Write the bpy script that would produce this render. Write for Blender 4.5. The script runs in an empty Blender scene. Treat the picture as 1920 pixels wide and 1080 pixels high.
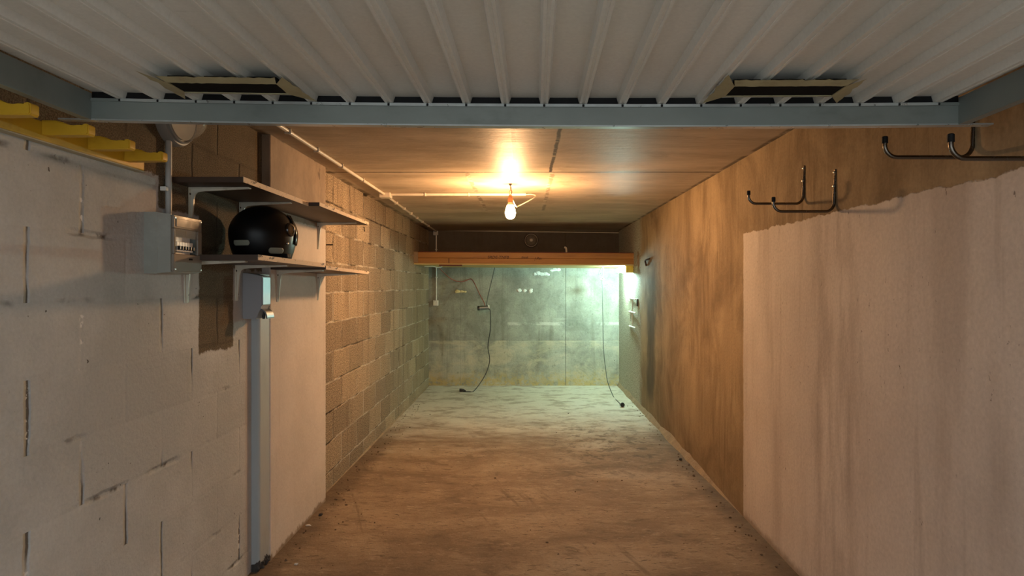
import bpy, bmesh, math, random
from mathutils import Vector, Matrix, noise as mn
random.seed(7)
S = bpy.context.scene
COL = S.collection
PI = math.pi

# ------------------------------------------------------------------ camera, light, exposure
F = 1160.0                                   # focal length in pixels of a 1920 wide frame
CH = 1.36                                    # eye height
cam = bpy.data.cameras.new('camera')
cam.sensor_width = 36.0
cam.lens = F / 1920 * 36
cam.shift_x = -23.5 / 1920
cam.shift_y = -4.0 / 1920
cam.clip_start = 0.02
co = bpy.data.objects.new('camera', cam)
co.location = (0, 0, CH)
co.rotation_euler = (PI / 2, 0, 0)
COL.objects.link(co)
S.camera = co

W = bpy.data.worlds.new('overcast_daylight')
S.world = W
W.use_nodes = True
bg = W.node_tree.nodes['Background']
bg.inputs['Color'].default_value = (0.90, 0.985, 1.03, 1)
bg.inputs['Strength'].default_value = 1.8

BULB_STRENGTH = 980.0
BULB_COLOR = (1.0, 0.55, 0.25)
TUBE_STRENGTH = 1450.0
TUBE_COLOR = (0.62, 1.0, 0.88)

S.view_settings.view_transform = 'Standard'
S.view_settings.look = 'None'
S.view_settings.gamma = 1.0
S.view_settings.use_curve_mapping = False
S.view_settings.exposure = 0.0


def at(px, py, Y):
    """point at depth Y seen at pixel (px, py)"""
    return Vector(((px - 983.5) / F * Y, Y, CH - (py - 536) / F * Y))


# ------------------------------------------------------------------ node helpers
class V:
    def __init__(s, m, sock): s.m, s.s = m, sock
    def _o(s, op, b, rev=False):
        return s.m.math(op, b, s) if rev else s.m.math(op, s, b)
    def __add__(s, b): return s._o('ADD', b)
    __radd__ = __add__
    def __sub__(s, b): return s._o('SUBTRACT', b)
    def __rsub__(s, b): return s._o('SUBTRACT', b, True)
    def __mul__(s, b): return s._o('MULTIPLY', b)
    __rmul__ = __mul__
    def __truediv__(s, b): return s._o('DIVIDE', b)


class M:
    def __init__(s, name):
        s.mat = bpy.data.materials.new(name)
        s.mat.use_nodes = True
        s.nt = s.mat.node_tree
        s.b = s.nt.nodes['Principled BSDF']
        s.out = s.nt.nodes['Material Output']
    def _set(s, inp, v):
        if isinstance(v, V): s.nt.links.new(v.s, inp)
        elif isinstance(v, (tuple, list)):
            inp.default_value = tuple(v) + ((1,) if len(v) == 3 and len(inp.default_value) == 4 else ())
        else: inp.default_value = v
    def math(s, op, a, b=0.0, c=0.0, clamp=False):
        n = s.nt.nodes.new('ShaderNodeMath'); n.operation = op; n.use_clamp = clamp
        for i, v in enumerate((a, b, c)): s._set(n.inputs[i], v)
        return V(s, n.outputs[0])
    def floor(s, a): return s.math('FLOOR', a)
    def fract(s, a): return s.math('FRACT', a)
    def abs(s, a): return s.math('ABSOLUTE', a)
    def mx(s, *a):
        r = a[0]
        for x in a[1:]: r = s.math('MAXIMUM', r, x)
        return r
    def ss(s, a, lo, hi):
        n = s.nt.nodes.new('ShaderNodeMapRange'); n.interpolation_type = 'SMOOTHSTEP'
        s._set(n.inputs[0], a); n.inputs[1].default_value = lo; n.inputs[2].default_value = hi
        return V(s, n.outputs[0])
    def line(s, a, at, w):
        """1 on the line a == at, falling to 0 at half width w"""
        return 1 - s.ss(s.abs(a - at), w * .4, w)
    def pos(s, obj=False):
        if obj:
            n = s.nt.nodes.new('ShaderNodeTexCoord'); p = n.outputs['Object']
        else:
            n = s.nt.nodes.new('ShaderNodeNewGeometry'); p = n.outputs['Position']
        q = s.nt.nodes.new('ShaderNodeSeparateXYZ'); s.nt.links.new(p, q.inputs[0])
        return V(s, p), V(s, q.outputs[0]), V(s, q.outputs[1]), V(s, q.outputs[2])
    def vec(s, x, y, z):
        n = s.nt.nodes.new('ShaderNodeCombineXYZ')
        for i, v in enumerate((x, y, z)): s._set(n.inputs[i], v)
        return V(s, n.outputs[0])
    def noise(s, p, scale=5, detail=4, rough=.55, dist=0):
        n = s.nt.nodes.new('ShaderNodeTexNoise')
        s.nt.links.new(p.s, n.inputs['Vector'])
        n.inputs['Scale'].default_value = scale; n.inputs['Detail'].default_value = detail
        n.inputs['Roughness'].default_value = rough; n.inputs['Distortion'].default_value = dist
        return V(s, n.outputs['Fac'])
    def voro(s, p, scale):
        n = s.nt.nodes.new('ShaderNodeTexVoronoi')
        s.nt.links.new(p.s, n.inputs['Vector']); n.inputs['Scale'].default_value = scale
        return V(s, n.outputs['Distance'])
    def white(s, p):
        n = s.nt.nodes.new('ShaderNodeTexWhiteNoise')
        s.nt.links.new(p.s, n.inputs['Vector'])
        return V(s, n.outputs['Value'])
    def mix(s, f, a, b):
        n = s.nt.nodes.new('ShaderNodeMix'); n.data_type = 'RGBA'
        s._set(n.inputs[0], f); s._set(n.inputs[6], a); s._set(n.inputs[7], b)
        return V(s, n.outputs[2])
    def scale(s, c, f):
        """colour times a scalar"""
        n = s.nt.nodes.new('ShaderNodeVectorMath'); n.operation = 'SCALE'
        s._set(n.inputs[0], c); s._set(n.inputs[3], f)
        return V(s, n.outputs[0])
    def bump(s, h, dist=.004, strength=1.0):
        n = s.nt.nodes.new('ShaderNodeBump'); n.inputs['Distance'].default_value = dist
        n.inputs['Strength'].default_value = strength
        s._set(n.inputs['Height'], h)
        s.nt.links.new(n.outputs[0], s.b.inputs['Normal'])
    def done(s, color=None, rough=.8, metal=0.0, spec=.5):
        if color is not None: s._set(s.b.inputs['Base Color'], color)
        s._set(s.b.inputs['Roughness'], rough); s._set(s.b.inputs['Metallic'], metal)
        s._set(s.b.inputs['Specular IOR Level'], spec)
        return s.mat


def simple(name, c, rough=.5, metal=0.0, var=.15, scale=12, bump=0.0, stretch=(1, 1, 1), bscale=60, dirt=None, spec=.5):
    m = M(name)
    p, x, y, z = m.pos(True)
    q = m.vec(x * stretch[0], y * stretch[1], z * stretch[2])
    n = m.noise(q, scale, 5)
    col = m.scale(c, 1 + (n - .5) * (2 * var))
    if dirt is not None:
        d = m.ss(m.noise(q, scale * .7, 6, .7), .52, .72)
        col = m.mix(d * dirt[1], col, dirt[0])
    if bump:
        m.bump(m.noise(q, bscale, 4), bump)
    r = rough + (n - .5) * .2
    return m.done(col, r, metal, spec)


# ------------------------------------------------------------------ materials of the shell
def block_grid(m, Y, Z, p, y0, z0, L=.4, H=.2):
    """distances to the vertical and horizontal joints of a block wall, and a random per block"""
    u = (Y + (8 - y0)) / L
    v = (Z + (2 - z0)) / H
    row = m.floor(v)
    par = m.math('MODULO', row, 2)
    uu = u + .5 * par
    fu = m.fract(uu); fv = m.fract(v)
    dv = (.5 - m.abs(fu - .5)) * L
    dh = (.5 - m.abs(fv - .5)) * H
    rnd = m.white(m.vec(m.floor(uu), row, 3.0))
    return dv, dh, rnd


def mat_wall_near_left():
    m = M('painted_block')
    p, X, Y, Z = m.pos()
    wob = m.noise(p, 9, 3)
    dv, dh, rnd = block_grid(m, Y + (wob - .5) * .02, Z + (m.noise(p, 5, 2) - .5) * .016, p, .015, .115)
    n = m.noise(p, 2.2, 3); n2 = m.noise(p, 3.1, 3, .6, .3)
    fine = m.noise(p, 90, 4, .6); mid = m.noise(p, 14, 4)
    jv = 1 - m.ss(dv + (mid - .5) * .010, .001, .012)
    jh = 1 - m.ss(dh + (mid - .5) * .012, .001, .014)
    wv = m.ss(n, .44, .60); wh = m.ss(n2, .54, .68)
    crack = m.mx(jv * m.ss(n, .47, .57) * (1 - m.ss(dv + (mid - .5) * .008, .0005, .0065)) * 1.2, jh * m.ss(n2, .55, .66) * .9 * m.ss(mid, .46, .6))
    blot = m.noise(p, 1.7, 5, .6)
    paint = m.mix(m.ss(blot, .35, .7), (.43, .42, .40), (.565, .55, .53))
    paint = m.scale(paint, (.93 + rnd * .10) * (.84 + fine * .32))
    paint = m.mix(m.ss(m.noise(p, 4.5, 5, .68), .56, .72) * .30, paint, (.30, .285, .265))
    paint = m.mix(m.ss(m.noise(p, 60, 3, .7), .66, .74) * m.ss(m.noise(p, 1.3, 2), .48, .62) * .75, paint, (.10, .09, .08))
    chips = jv * m.ss(m.noise(p, 30, 3), .57, .62) * m.ss(m.noise(p, 2.0, 2), .50, .6)
    paint = m.mix(m.math('MINIMUM', crack * 1.1, .92), paint, (.075, .055, .04))
    paint = m.mix(m.ss(m.noise(p, 33, 2, .6), .735, .765) * .9, paint, (.06, .045, .035))
    paint = m.mix(chips * .9, paint, (.78, .74, .70))
    # bare block
    sp = m.noise(p, 210, 3, .7)
    bare = m.mix(m.ss(sp, .35, .68), (.085, .062, .036), (.26, .195, .12))
    bare = m.mix(m.ss(m.noise(p, 6, 4), .5, .7) * .5, bare, (.10, .075, .045))
    bare = m.mix(m.mx(jv * m.ss(n, .42, .5), jh * .4) * .6, bare, (.05, .035, .022))
    e = (m.noise(p, 22, 4, .7) - .5) * .05
    Zq = Z + e; Yq = Y + e * .5
    um = m.mx(m.ss(Zq, 1.745, 1.755),
              m.ss(Yq, 2.19, 2.2) * m.ss(Zq, 1.635, 1.645),
              m.ss(Yq, 2.465, 2.475) * (1 - m.ss(Yq, 2.755, 2.765)) * m.ss(Zq, 1.085, 1.095),
              m.ss(Yq, 2.755, 2.765) * m.ss(Zq, 1.43, 1.44))
    col = m.mix(um, paint, bare)
    h = (1 - jv * (wv * .85 + .10)) * 1.0 + (1 - jh * (wh * .6 + .07)) * 1.0 + mid * .40 + m.noise(p, 45, 3) * .22 + fine * .16 + um * (sp * .7 - .25) + rnd * .3
    m.bump(h, .010, .9)
    return m.done(col, .72 + um * .2, 0, .35)


def mat_block_far():
    m = M('bare_block')
    p, X, Y, Z = m.pos()
    dv, dh, rnd = block_grid(m, Y + (m.noise(p, 7, 3) - .5) * .03, Z + (m.noise(p, 4, 3) - .5) * .022, p, .015, .115)
    mid = m.noise(p, 18, 4, .6)
    sp = m.noise(p, 105, 4, .75)
    pit = m.voro(p, 55)
    jv = 1 - m.ss(dv + (mid - .5) * .014, .002, .013)
    jh = 1 - m.ss(dh + (mid - .5) * .014, .001, .010)
    j = m.mx(jv, jh)
    c = m.mix(m.ss(sp, .38, .60), (.15, .105, .064), (.56, .435, .30))
    c = m.scale(c, .70 + rnd * .48)
    c = m.mix((m.ss(rnd, .93, .95)) * .5, c, (.12, .10, .08))
    st = m.noise(m.vec(X * 9, Y * 9, Z * .9), 1.0, 5, .65)
    c = m.mix(m.ss(st, .5, .72) * .5, c, (.13, .09, .055))
    mort = m.mix(m.ss(m.noise(p, 3.3, 4, .65) - m.ss(Z, 1.3, 2.0) * .14, .34, .50), (.06, .042, .028), (.60, .53, .43))
    c = m.mix(m.mx(jv * .85, jh) * (.35 + .6 * m.ss(m.noise(p, 6, 3), .40, .58)), c, mort)
    c = m.scale(c, .72 + m.noise(p, 210, 3, .75) * .56)
    h = (1 - jv * .95) - jh * (.75 - m.ss(m.noise(p, 3.3, 4, .65), .40, .60) * 1.0) + sp * .55 + m.ss(pit, .0, .35) * .35 + rnd * .35
    m.bump(h, .012, 1.0)
    return m.done(c, .9, 0, .25)


def mat_pillar():
    m = M('painted_render')
    p, X, Y, Z = m.pos()
    b = m.noise(p, 2.5, 5, .6)
    paint = m.mix(m.ss(b, .3, .7), (.56, .485, .425), (.635, .555, .495))
    st = m.noise(m.vec(X * 14, Y * 14, Z * 1.0), 1.0, 5, .6)
    paint = m.mix(m.ss(st, .56, .75) * .25, paint, (.34, .26, .2))
    spk = m.ss(m.noise(p, 55, 3, .7), .69, .75)
    bare = m.mix(m.ss(m.noise(m.vec(X * 5, Y * 5, Z * 3.2), 1.0, 6, .65), .35, .65), (.25, .18, .125), (.36, .265, .185))
    bare = m.mix(m.ss(m.noise(m.vec(X * 6, Y * 9, Z * 5), 1.0, 5, .7), .60, .72) * .75, bare, (.075, .05, .033))
    e = (m.noise(p, 15, 4, .7) - .5) * .03
    um = m.mx(m.ss(Z + e, 1.71, 1.72), 1 - m.ss(Z + (m.noise(p, 12, 4, .7) - .5) * .10, .010, .03))
    c = m.mix(um, paint, bare)
    c = m.scale(c, .88 + m.noise(p, 75, 4, .65) * .24)
    c = m.mix(spk * .6, c, (.10, .07, .05))
    m.bump(m.noise(p, 8, 4) * .7 + m.noise(p, 80, 4) * .25, .006, .8)
    return m.done(c, .75, 0, .3)


def mat_wall_right():
    m = M('streaked_render')
    p, X, Y, Z = m.pos()
    st = m.noise(m.vec(X * 11, Y * 11, Z * .75), 1.0, 6, .62, .15)
    st2 = m.noise(m.vec(X * 4, Y * 4, Z * .5), 1.0, 4, .6, .2)
    st3 = m.noise(m.vec(X * 30, Y * 30, Z * 2.5), 1.0, 5, .6)
    b = m.noise(p, 1.4, 5, .6)
    fine = m.noise(p, 70, 4, .65)
    paint = m.mix(m.ss(b, .3, .7), (.53, .465, .415), (.64, .57, .51))
    paint = m.mix(m.ss(st2, .50, .70) * .38, paint, (.30, .235, .19))
    paint = m.mix(m.ss(st, .55, .72) * .30, paint, (.24, .18, .14))
    grime = m.line(Y + (m.noise(m.vec(0.0, Y * 3, Z * .7), 1.0, 4, .65) - .5) * .4, 2.58, .30) * m.ss(m.noise(m.vec(0.0, Y * 8, Z * 1.6), 1.0, 5, .65), .42, .62)
    paint = m.mix(grime * .34, paint, (.22, .165, .13))
    paint = m.scale(paint, .78 + fine * .44)
    pit = m.ss(m.noise(m.vec(X, Y * 60, Z * 26), 1.0, 3, .7), .66, .72) * m.ss(m.noise(p, 3, 2), .44, .58)
    paint = m.mix(pit * .8, paint, (.09, .055, .04))
    iso = m.noise(m.vec(X * 1.0, Y * 2.2, Z * 1.5), 1.0, 6, .62, .6)
    amp = m.ss(m.noise(m.vec(0.0, Y * 1.6, Z * 1.9), 1.0, 3, .6), .36, .64)
    drip = m.noise(m.vec(0.0, Y * 17, Z * 1.9), 1.0, 5, .6, .1)
    bare = m.mix(m.ss(iso, .32, .68), (.175, .118, .062), (.385, .285, .168))
    bare = m.mix(m.ss(drip, .54, .70) * amp * .75, bare, (.15, .10, .05))
    bare = m.mix(m.ss(drip, .46, .32) * amp * .35, bare, (.47, .36, .225))
    bare = m.mix(m.ss(st2, .50, .68) * .30, bare, (.18, .12, .065))
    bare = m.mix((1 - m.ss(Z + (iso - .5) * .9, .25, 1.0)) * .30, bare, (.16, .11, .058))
    bare = m.scale(bare, .72 + fine * .56)
    streak = m.noise(m.vec(0.0, Y * 42, Z * 2.4), 1.0, 4, .6)
    bare = m.mix(m.ss(streak, .55, .70) * amp * .5, bare, (.17, .115, .06))
    # lighter roughcast towards the back wall and the damp streak before it
    rc = m.ss(Y + (m.noise(p, 7, 3) - .5) * .25, 6.72, 7.0)
    bare = m.mix(rc, bare, m.mix(m.ss(fine, .35, .65), (.22, .21, .165), (.55, .53, .45)))
    dk = m.line(Y + (m.noise(m.vec(0.0, Y * 5, Z * 3), 1.0, 3) - .5) * .35 + (Z - 1.0) * .08, 6.28, .26) * (1 - m.ss(Z, 1.35, 1.75)) * m.ss(Z, .12, .3)
    bare = m.mix(dk * .72, bare, (.055, .045, .032))
    soot = m.line(Y, 6.33, .2) * m.line(Z, 1.62, .10)
    bare = m.mix(soot * .5, bare, (.05, .04, .03))
    e = (m.noise(m.vec(0.0, Y * 10, Z * 10), 1.0, 4, .65) - .5) * .05
    pm = (1 - m.ss(Z + e, 1.662, 1.668)) * (1 - m.ss(Y + e * .6, 3.635, 3.645))
    c = m.mix(pm, bare, paint)
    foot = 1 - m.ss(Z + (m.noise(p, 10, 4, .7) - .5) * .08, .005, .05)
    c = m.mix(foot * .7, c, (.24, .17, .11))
    h = drip * .3 + iso * .6 + st3 * .10 + fine * (.2 + rc * 1.2) + pm * .5 + m.noise(p, 9, 4) * .3
    m.bump(h, .006, .9)
    return m.done(c, .72 + (1 - pm) * .12, 0, .35)


def mat_back_wall():
    m = M('formwork_concrete')
    p, X, Y, Z = m.pos()
    b = m.noise(p, 2.2, 6, .65, .3)
    b2 = m.noise(p, 7, 6, .7, .4)
    st = m.noise(m.vec(X * 9, 0.0, Z * .8), 1.0, 5, .65)
    c = m.mix(m.ss(b, .32, .68), (.235, .245, .215), (.46, .475, .41))
    c = m.mix(m.ss(b2, .50, .72) * .35, c, (.50, .52, .46))
    c = m.mix(m.ss(m.noise(m.vec(X * 3, 0.0, Z * 14), 1.0, 5, .7), .56, .72) * .4, c, (.56, .57, .51))
    c = m.scale(c, .66 + m.noise(p, 48, 5, .75) * .68)
    c = m.mix(m.ss(st, .52, .70) * .45, c, (.15, .15, .115))
    low = 1 - m.ss(Z + (b2 - .5) * .02, .605, .625)
    c = m.mix(low * (.05 + .55 * m.ss(m.noise(m.vec(X * 2.2, 0.0, Z * 4), 1.0, 6, .7, .5), .44, .62)), c, (.62, .57, .42))
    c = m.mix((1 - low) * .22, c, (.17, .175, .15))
    moss = (1 - m.ss(Z + (b2 - .5) * .45, .02, .22))
    c = m.mix(moss * .75 * m.ss(m.noise(p, 18, 5, .7), .40, .56), c, (.54, .42, .16))
    lines = m.mx(m.line(Z + (b2 - .5) * .006, .615, .006) * .35, m.line(X + (b2 - .5) * .006, .558, .008) * .9,
                 m.line(X, -.88, .005) * .3, m.line(X, -.235, .004) * .25)
    c = m.mix(m.ss(m.noise(p, 20, 5, .75), .55, .70) * .45, c, (.13, .13, .105))
    c = m.mix(lines * .5, c, (.085, .085, .07))
    wl = m.line(Z + (b2 - .5) * .03, .845, .03) * m.ss(b, .47, .56) * m.ss(X, -.35, -.2)
    c = m.mix(wl * .5, c, (.72, .73, .68))
    hole = m.ss(m.noise(p, 24, 2, .6), .755, .79)
    c = m.mix(hole, c, (.05, .045, .04))
    # the strip above the platform is mixed towards dark brown
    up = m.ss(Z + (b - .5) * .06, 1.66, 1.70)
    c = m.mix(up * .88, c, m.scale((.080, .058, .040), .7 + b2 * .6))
    m.bump(b2 * .6 + m.noise(p, 60, 4, .7) * .5 - lines * .8 + low * .25, .008, .9)
    return m.done(c, .85, 0, .3)


def mat_ceiling():
    m = M('ceiling_slab')
    p, X, Y, Z = m.pos()
    b = m.noise(m.vec(X * 1.2, Y * 3.0, 0.0), 1.0, 6, .62, .3)
    s = m.noise(m.vec(X * 5, Y * 34, 0.0), 1.0, 4, .6)
    c = m.mix(m.ss(b, .32, .68), (.42, .335, .24), (.60, .49, .365))
    c = m.mix(m.ss(m.noise(p, 3.0, 6, .7, .4), .55, .7) * .35, c, (.28, .20, .13))
    spots = m.ss(m.noise(p, 16, 3, .6), .74, .78)
    c = m.mix(spots * .7, c, (.12, .085, .055))
    w1 = (m.noise(p, 6, 4, .7) - .5)
    j1 = m.line(Y + w1 * .03, 4.08, .020)
    near = 1 - m.ss(Y, 4.06, 4.10)
    jl = m.mx(m.line(X + w1 * .012, -.056, .015) * near, m.line(X + w1 * .02, .170, .014) * near)
    jf = m.mx(m.line(X + w1 * .06, -.385, .022), m.line(X + w1 * .05, .182, .020)) * m.ss(Y, 4.08, 4.12) * (1 - m.ss(Y, 6.15, 6.2))
    j2 = m.line(Y + w1 * .03, 6.2, .03)
    j3 = m.line(Y + w1 * .03, 7.0, .02) * .4
    c = m.mix(m.ss(w1, -.20, -.05) * jl * .95, c, (.04, .027, .017))
    c = m.mix(j1 * m.ss(w1, -.22, -.08) * .9, c, (.06, .04, .025))
    c = m.mix(jf * .55, c, m.mix(m.ss(w1, .0, .05), (.16, .12, .08), (.62, .55, .43)))
    c = m.mix(m.mx(j2, j3) * .35, c, (.6, .54, .42))
    c = m.scale(c, .66 + s * .34 + m.noise(m.vec(X * 16, Y * 70, 0.0), 1.0, 4, .65) * .34)
    edge = m.mx(m.line(X, 1.285, .035), m.line(X, -1.30, .05))
    c = m.mix(edge * m.ss(w1, -.1, .05) * .7, c, (.07, .05, .03))
    m.bump(s * .5 + b * .7 + m.noise(p, 40, 3) * .25 + jf * .3, .005, .7)
    return m.done(c, .42 + b * .2, 0, .06)


def mat_floor():
    m = M('dirty_concrete_floor')
    p, X, Y, Z = m.pos()
    q = m.vec(X * 1.0, Y * 2.4, 0.0)
    a = m.noise(q, 1.1, 7, .66, .5)
    b = m.noise(m.vec(X * 4, Y * 6, 0.0), 1.0, 7, .70, .3)
    b3 = m.noise(m.vec(X * 9, Y * 26, 0.0), 1.0, 5, .65, .2)
    fine = m.noise(p, 55, 5, .72)
    c = m.mix(m.ss(a, .33, .66), (.205, .140, .088), (.36, .262, .172))
    c = m.mix(m.ss(b, .52, .72) * .55, c, (.47, .36, .25))
    c = m.mix((1 - m.ss(b, .32, .46)) * .6, c, (.125, .08, .048))
    c = m.mix(m.ss(b3, .56, .70) * .45, c, (.12, .078, .046))
    c = m.mix(m.ss(fine, .58, .70) * .35, c, (.11, .07, .042))
    dash = m.noise(m.vec(X * 15, Y * 40, 1.0), 1.0, 4, .7, .4)
    c = m.mix(m.ss(dash, .575, .66) * (.35 + .5 * m.ss(a, .4, .6)), c, (.085, .055, .034))
    c = m.mix(m.ss(dash, .40, .33) * .45, c, (.52, .42, .31))
    c = m.scale(c, .74 + m.noise(p, 85, 4, .7) * .52)
    # scraped diagonal marks
    d = m.noise(m.vec((X + Y * .35) * 11, (Y - X * .3) * 1.1, 0.0), 1.0, 4, .6)
    c = m.mix(m.ss(d, .58, .70) * m.ss(a, .42, .58) * .6, c, (.13, .085, .05))
    dust_light = m.ss(Y + (a - .5) * 2.0, 5.0, 6.6)  # pale dust plus painted-in lamp light, growing towards the back
    c = m.mix(dust_light * (.42 + .45 * m.ss(b, .40, .52)), c, m.scale((.70, .67, .58), .70 + m.noise(m.vec(X * 14, Y * 32, 0.0), 1.0, 5, .7) * .6))
    stain = m.ss(m.noise(p, 2.6, 5, .7, .6), .56, .70) * m.line(X + (a - .5) * .6, .62, .65) * (1 - m.ss(Y, 6.2, 6.8))
    stain = m.mx(stain, m.ss(m.noise(p, 9, 6, .75, .3), .50, .60) * m.line(X + (a - .5) * .5, .72, .50) * m.line(Y + (a - .5) * 1.2, 5.35, 1.1))
    c = m.mix(stain * .7, c, (.085, .06, .038))
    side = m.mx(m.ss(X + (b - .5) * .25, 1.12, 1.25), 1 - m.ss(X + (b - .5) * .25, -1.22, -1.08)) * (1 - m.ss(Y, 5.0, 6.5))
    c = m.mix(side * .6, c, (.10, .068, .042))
    spk = m.ss(m.noise(p, 38, 2, .6), .735, .77)
    c = m.mix(spk * .85, c, (.06, .04, .028))
    wspk = m.ss(m.noise(m.vec(X + 5.0, Y + 3.0, 0.0), 46, 2, .6), .79, .81)
    c = m.mix(wspk, c, (.75, .70, .62))
    m.bump(a * .7 + b * .8 + b3 * .3 + fine * .5 + d * .3, .014, 1.0)
    return m.done(c, .80 - m.ss(a, .5, .7) * .12, 0, .3)


MAT = {
    'near_left': mat_wall_near_left(), 'block': mat_block_far(), 'pillar': mat_pillar(), 'right': mat_wall_right(),
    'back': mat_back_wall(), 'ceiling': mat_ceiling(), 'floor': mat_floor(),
    'forecourt': simple('pale_forecourt', (.50, .49, .46), .9, 0, .2, 3),
    'render': simple('rough_mortar', (.30, .22, .14), .9, 0, .5, 9, .01, bscale=35),
    'door_sheet': simple('door_sheet', (.66, .65, .60), .42, .0, .10, 3, .0004, (1, .35, 1), 14, ((.26, .21, .15), .25)),
    'door_steel': simple('galvanised_steel', (.215, .24, .225), .40, .25, .35, 5, .0003, (.5, 1, 1), 30, ((.10, .112, .10), .5)),
    'lip_steel': simple('bright_steel', (.50, .54, .54), .3, .6, .15, 30),
    'grille_dark': simple('dark_gauze', (.008, .0075, .007), .9, 0, .3, 40, spec=.1),
    'sealant': simple('yellowed_tape', (.34, .30, .17), .6, 0, .3, 14, .002, bscale=40, dirt=((.17, .12, .06), .5)),
    'yellow': simple('yellow_paint', (.62, .36, .022), .45, 0, .16, 10, .0008, bscale=30, dirt=((.40, .21, .02), .5)),
    'white_drip': simple('paint_drip', (.42, .37, .25), .6, 0, .2, 20),
    'grey_plastic': simple('grey_plastic', (.27, .265, .25), .5, 0, .08, 9),
    'conduit': simple('pale_conduit', (.66, .60, .50), .42, 0, .10, 9, dirt=((.35, .26, .17), .35)),
    'grey_conduit': simple('grey_conduit', (.42, .42, .40), .42, 0, .10, 9),
    'white_plastic': simple('white_plastic', (.75, .75, .70), .45, 0, .08, 20, dirt=((.4, .38, .32), .3)),
    'panel_grey': simple('enclosure_plastic', (.31, .315, .28), .38, 0, .14, 8, dirt=((.42, .43, .40), .45)),
    'panel_cover': simple('glossy_cover', (.21, .178, .142), .10, 0, .04, 10, spec=.30),
    'panel_matte': simple('matte_cover', (.25, .215, .175), .6, 0, .08, 10, spec=.2),
    'black_plastic': simple('black_plastic', (.014, .014, .015), .45, 0, .2, 20),
    'breaker_white': simple('breaker_body', (.72, .70, .66), .4, 0, .05, 20),
    'chip_dark': simple('dark_board_laminate', (.055, .032, .02), .5, 0, .3, 7, .001, (1, .25, 1), 40),
    'bracket': simple('cream_enamel', (.62, .58, .48), .38, 0, .12, 14, dirt=((.28, .2, .12), .4)),
    'screw': simple('screw_steel', (.55, .54, .5), .3, .9, .1, 40),
    'helmet': simple('black_gloss_shell', (.0035, .0035, .004), .36, 0, .1, 10, spec=.28),
    'visor': simple('smoked_visor', (.02, .014, .010), .18, 0, .1, 10, spec=.7),
    'reflective': simple('reflective_sticker', (.30, .31, .24), .4, 0, .1, 30),
    'trunking': simple('blue_grey_paint', (.385, .41, .415), .45, 0, .14, 6, .0012, (1, 1, .4), 20, ((.16, .17, .17), .45)),
    'disp_grey': simple('dispenser_plastic', (.31, .31, .325), .5, 0, .05, 8),
    'chrome': simple('brushed_chrome', (.24, .265, .29), .42, 1.0, .12, 20, .0004, (1, 1, .2), 90),
    'rod_steel': simple('steel_rod', (.15, .13, .11), .26, 1.0, .12, 30),
    'rubber': simple('black_rubber', (.008, .008, .009), .6, 0, .2, 30, spec=.2),
    'beam_wood': simple('varnished_pine', (.36, .165, .034), .5, 0, .35, 5, .002, (.35, 3, 6), 30, ((.15, .052, .015), .7)),
    'beam_light': simple('bare_plywood', (.60, .47, .20), .7, 0, .25, 6, .001, (.5, 2, 3), 30),
    'yellow_block': simple('yellow_block_paint', (.70, .56, .08), .55, 0, .25, 20),
    'ink': simple('marker_ink', (.07, .028, .012), .7, 0, .3, 80),
    'red_board': simple('dark_red_strip', (.11, .018, .014), .6, 0, .2, 10),
    'red_cord': simple('red_flex', (.33, .095, .07), .5, 0, .1, 10),
    'grey_cord': simple('grey_flex', (.075, .085, .08), .5, 0, .1, 10),
    'black_cord': simple('black_flex', (.025, .025, .025), .5, 0, .2, 10),
    'white_filler': simple('white_filler', (.78, .80, .76), .8, 0, .1, 40, .003, bscale=60),
    'foam': simple('yellow_foam', (.72, .62, .33), .8, 0, .2, 40, .004, bscale=60),
    'neck': simple('frosted_neck', (.85, .70, .52), .35, 0, .05, 20),
    'brass': simple('brown_bakelite', (.20, .085, .035), .4, 0, .2, 20),
    'rust': simple('rusty_iron', (.045, .03, .022), .7, .3, .4, 30, .001),
    'stone_dark': simple('dark_stone', (.045, .04, .036), .85, 0, .3, 30, .003, bscale=50),
    'chip_white': simple('white_chip', (.75, .71, .64), .8, 0, .1, 30),
    'grit': simple('grit', (.13, .085, .05), .9, 0, .6, 12),
}


def board_edge_mat():
    m = M('worn_board_edge')
    p, x, y, z = m.pos(True)
    n = m.noise(m.vec(x * 2, y * 16, z * 40), 1.0, 5, .7)
    c = m.mix(m.ss(n, .54, .61), (.68, .50, .33), (.09, .05, .03))
    return m.done(c, .7)
MAT['board_edge'] = board_edge_mat()


def door_sheet_mat():
    m = M('door_sheet')
    p, x, y, z = m.pos(True)
    n = m.noise(m.vec(x, y * .4, z), 3, 5)
    c = m.mix(m.ss(n, .35, .65), (.60, .585, .53), (.70, .69, .64))
    c = m.mix(m.ss(m.noise(m.vec(x * 12, y * 26, 0.0), 1.0, 2, .5), .745, .78) * .8, c, (.16, .14, .12))
    c = m.mix(m.ss(m.noise(m.vec(x * 3, y * 22, 0.0), 1.0, 4, .7), .64, .74) * .3, c, (.33, .31, .26))
    c = m.scale(c, .90 + m.noise(p, 120, 2) * .20)
    m.bump(m.noise(p, 14, 3), .0004)
    return m.done(c, .42 + (n - .5) * .2)
MAT['door_sheet'] = door_sheet_mat()


def thin_glass():
    m = M('lamp_glass')
    p, x, y, z = m.pos(True)
    m.b.inputs['Alpha'].default_value = .30
    m.b.inputs['IOR'].default_value = 1.6
    return m.done(m.scale((.62, .58, .50), .92 + m.noise(p, 10) * .16), .09, 0, .9)
MAT['glass'] = thin_glass()


def clear_mat():
    m = M('clear_flap')
    p, x, y, z = m.pos(True)
    m.b.inputs['Alpha'].default_value = .22
    return m.done(m.scale((.5, .46, .40), .9 + m.noise(p, 20) * .2), .10, 0, .8)
MAT['clear'] = clear_mat()


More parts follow.
